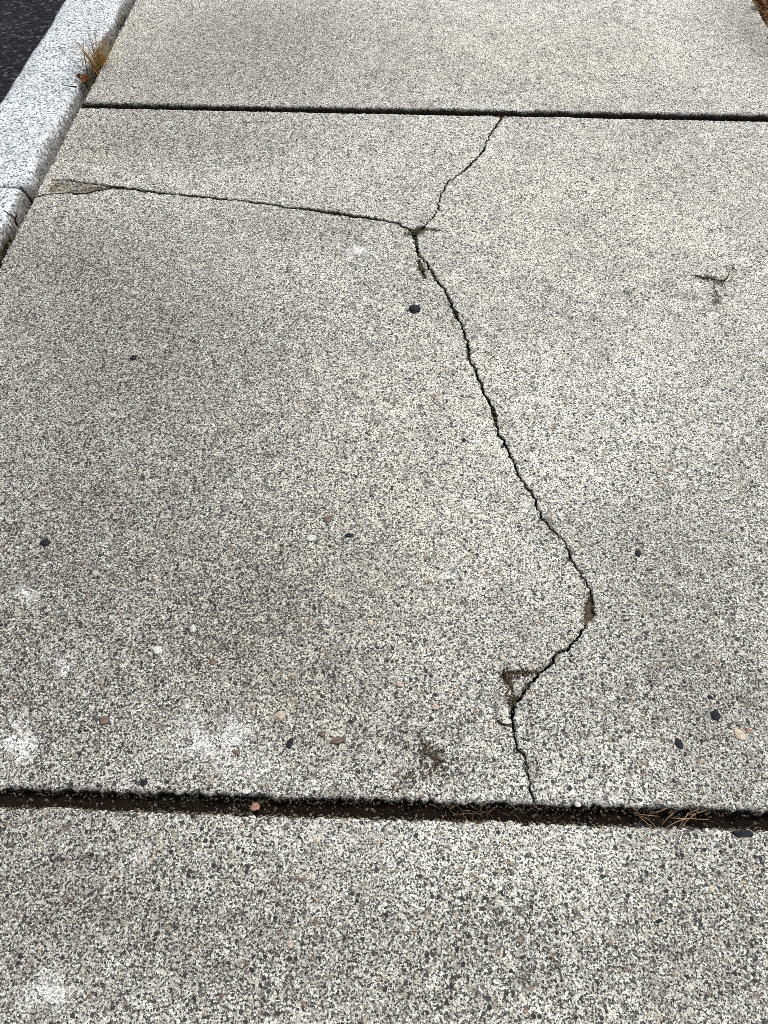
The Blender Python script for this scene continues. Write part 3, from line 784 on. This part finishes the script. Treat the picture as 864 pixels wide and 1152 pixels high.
sprig_stuff('moss', [(526, 395, 1.5, 8, .7), (556, 470, 1.8, 9, .7), (512, 350, 1.5, 6, .5), (543, 172, 2, 4, .5), (578, 518, 1.5, 6, .4)], 'moss', 'sparse dark moss strung along the main crack', L=.005, n=26)

# withered weed pressed on the right half
def weed():
    V, F_, T = [], [], []
    c = g(800, 311); zz = .0022
    def pl(L): return [g(x, y, zz + random.uniform(-.0005, .0015)) - Vector((c.x, c.y, 0)) for x, y in L]
    for L, r in [([(782, 310.5), (790, 312), (800, 314), (808, 315), (815, 315.5)], .0016), ([(808, 315), (803, 321), (806, 330), (809, 337), (804, 341)], .0013), ([(813, 315), (816, 324), (817, 330)], .0009), ([(815, 315.5), (820, 309), (821, 303), (826, 302), (829, 305)], .0014), ([(826, 302), (824, 299)], .001),
                 ([(790, 312), (796, 308), (803, 305), (809, 304)], .0006), ([(746, 306), (757, 309), (768, 310.5), (776, 309.5)], .0004), ([(825, 311), (819, 318), (811, 314)], .0008)]:
        tube(V, F_, T, pl(L), lambda t, r=r: r * (.68 - .3 * t), random.random() * .4, 5)
    for i in range(90):
        x, y = random.choice([(803, 313), (808, 318), (806, 332), (824, 303), (805, 340), (813, 316), (795, 312)])
        p = g(x + random.gauss(0, 3), y + random.gauss(0, 2)) - Vector((c.x, c.y, 0)); a = random.uniform(0, 6.283)
        blade(V, F_, T, (p.x, p.y, .001), (math.cos(a), math.sin(a), .5), .006 * random.uniform(.4, 1), (0, 0, -1), .0008, random.random() ** 2)
    o = mesh_obj('withered_weed', V, F_, MAT['moss'], loc=(c.x, c.y, 0), attrs=dict(tone=T))
    tag(o, 'withered dark weed lying flat on the right half of the cracked slab', 'weed')
weed()

# straws in the lower joint
def straw_pts(x, y, L, a, curve, z, n=8):
    p = g(x, y, z); pts = []; an = a
    for i in range(n + 1):
        pts.append(p.copy() + Vector((0, 0, .0045 * math.sin(math.pi * i / n) )))
        p = p + Vector((math.cos(an), math.sin(an), 0)) * (L / n); an += curve / n
    return pts
for i in range(16):
    x = random.uniform(704, 790); y = J1mid = 905 + .0301 * x - random.uniform(5, 16)
    P = straw_pts(x, y, random.uniform(.012, .036), random.choice([0, math.pi]) + random.gauss(0, .75), random.gauss(0, .5), random.uniform(-.010, -.001))
    V, F_, T = [], [], []
    c = P[0].copy(); tube(V, F_, T, [p - c for p in P], lambda t: .00055 * (1 - .4 * t), random.uniform(.2, 1), 4)
    tag(mesh_obj('straw', V, F_, MAT['straw'], loc=c, attrs=dict(tone=T)), 'thin tan straw lying in the lower joint, among the loose bundle beside the black stone', 'straw', 'straws in the lower joint')
V, F_, T = [], [], []
for i in range(46):
    x = random.uniform(505, 628) if i < 34 else random.uniform(640, 860); y = 905 + .0301 * x - random.uniform(2, 15)
    tube(V, F_, T, straw_pts(x, y, random.uniform(.006, .026), random.uniform(0, 6.283) if random.random() < .4 else random.choice([0, math.pi]) + random.gauss(0, .4), random.gauss(0, 1.1), random.uniform(-.013, -.009)), .00018, random.uniform(0, .6), 3)
tag(mesh_obj('dead_grass', V, F_, MAT['straw'], attrs=dict(tone=T)), 'fine dead root hairs tangled in the lower joint below the crack', 'dead grass', None, 'stuff')

# crumbs: loose soil and grit
def crumbs(name, spots, mat, label, r=(.0005, .0016), z=0.0):
    V, F_ = [], []
    ico = bmesh.new(); bmesh.ops.create_icosphere(ico, subdivisions=1, radius=1)
    base = [v.co.copy() for v in ico.verts]; fc = [[v.index for v in f.verts] for f in ico.faces]; ico.free()
    for x, y, rx, ry, n in spots:
        for i in range(n):
            p = g(x + random.gauss(0, rx), y + random.gauss(0, ry)); q = random.uniform(*r); b = len(V); rot = Matrix.Rotation(random.uniform(0, 6), 3, (random.random(), random.random(), random.random() + .1))
            sc = Vector((random.uniform(.7, 1.3), random.uniform(.7, 1.3), random.uniform(.5, .9)))
            for v in base:
                w = rot @ Vector((v.x * sc.x, v.y * sc.y, v.z * sc.z)) * q * random.uniform(.85, 1.15); V.append((p.x + w.x, p.y + w.y, z + q * .3 + w.z))
            F_ += [[b + k for k in f] for f in fc]
    return tag(mesh_obj(name, V, F_, MAT[mat], smooth=False), label, 'dirt', None, 'stuff')
crumbs('dirt', [(478, 847, 6, 9, 70), (494, 856, 6, 11, 90), (468, 873, 9, 4, 40), (445, 887, 12, 3, 30)], 'dirt', 'dark brown dirt crumbs scabbed on the slab above the lower joint', z=-.001)
crumbs('dirt', [(573, 762, 6, 5, 45), (590, 756, 9, 2.5, 45), (577, 788, 4, 6, 40), (584, 775, 8, 8, 20), (563, 813, 6, 2, 14)], 'dirt', 'dark dirt crumbs round the chipped corner of the main crack', z=-.001)
crk = [(x, y, 2.2, 2.2, 9) for x, y, w in T_MAIN[2:]] + [(x, y, 2.0, 1.2, 4) for x, y, w in T_UP + T_SIDE]
crumbs('dirt', crk, 'dirt', 'dark crumbs of dirt caught along the lips of the cracks', (.0004, .0011), -.0012)
crumbs('grit', [(x, y, 2.6, 2.6, n // 2) for x, y, a, b, n in crk], 'grit', 'pale crumbs broken from the lips of the cracks', (.0004, .0012), -.001)
crumbs('grit', [(x, 904 + .0301 * x + (4 if x % 2 else -17), 9, 1.5, 14) for x in range(5, 864, 22)], 'grit', 'loose pale grit along the rims of the lower joint', (.0005, .0014), -.0015)
crumbs('dirt', [(x, 906 + .0301 * x + (1 if x % 2 else -15), 10, 1.4, 12) for x in range(8, 864, 26)], 'dirt', 'dark dirt crumbs along the rims of the lower joint', (.0005, .0014), -.002)
crumbs('leaf_litter', [(562, 127, 5, 1.4, 26), (520, 924, 12, 3, 20), (715, 132, 3, 1, 8)], 'leaf', 'rusty leaf crumbs caught in the joints', (.0008, .0022), -.008)
crumbs('grit', [(100, 902, 150, 6, 160), (420, 908, 200, 6, 170), (700, 921, 130, 6, 150)], 'grit', 'small pale grit sprinkled on the soil of the lower joint', (.0005, .0013), -.012)
crumbs('leaf_litter', [(861, 8, 3.5, 8, 130), (884, 30, 9, 18, 200)], 'leaf', 'brown leaf crumbs on the verge at the top corner', (.0012, .005), -.002)
# dry grass on the verge
V, F_, T = [], [], []
for i in range(2600):
    x = XR + .012 + abs(random.gauss(0, .35)); y = random.uniform(.2, Y1)
    a = random.uniform(0, 6.283)
    blade(V, F_, T, (x, y, -.015), (math.cos(a) * .6, math.sin(a) * .6, 1), random.uniform(.02, .06), (math.cos(a), math.sin(a), -.8), .0012, random.random())
tag(mesh_obj('grass', V, F_, MAT['lawn'], attrs=dict(tone=T)), 'thin dry grass growing over the earth verge', 'grass', None, 'stuff')

# ------------------------------------------------------------------ light
w = bpy.data.worlds.new('World'); S.world = w; w.use_nodes = True
nt = w.node_tree; nt.nodes.clear()
EL, AZ = math.radians(52), math.radians(35)        # sun high, ahead and to the right
sky = nt.nodes.new('ShaderNodeTexSky'); sky.sky_type = 'NISHITA'; sky.sun_disc = False
sky.sun_elevation = EL; sky.sun_rotation = AZ; sky.air_density = 1.0; sky.dust_density = 6.0; sky.ozone_density = 1.0
bg = nt.nodes.new('ShaderNodeBackground'); bg.inputs[1].default_value = 0.12
wo = nt.nodes.new('ShaderNodeOutputWorld')
hs = nt.nodes.new('ShaderNodeHueSaturation'); hs.inputs['Saturation'].default_value = .35   # thin white overcast
nt.links.new(sky.outputs[0], hs.inputs['Color']); nt.links.new(hs.outputs[0], bg.inputs[0]); nt.links.new(bg.outputs[0], wo.inputs[0])
sl = bpy.data.lights.new('sun', 'SUN'); sl.energy = 1.5; sl.angle = math.radians(14); sl.color = (1, .95, .87)
so = bpy.data.objects.new('sun', sl); C.objects.link(so)
dv = Vector((math.sin(AZ) * math.cos(EL), math.cos(AZ) * math.cos(EL), math.sin(EL)))
so.rotation_euler = dv.to_track_quat('Z', 'Y').to_euler()

S.view_settings.view_transform = 'Standard'; S.view_settings.look = 'None'; S.view_settings.gamma = 1
S.view_settings.exposure = 0.70
S.cycles.use_denoising = False
S.cycles.pixel_filter_type = 'BLACKMAN_HARRIS'; S.cycles.filter_width = 0.75
S.render.film_transparent = False
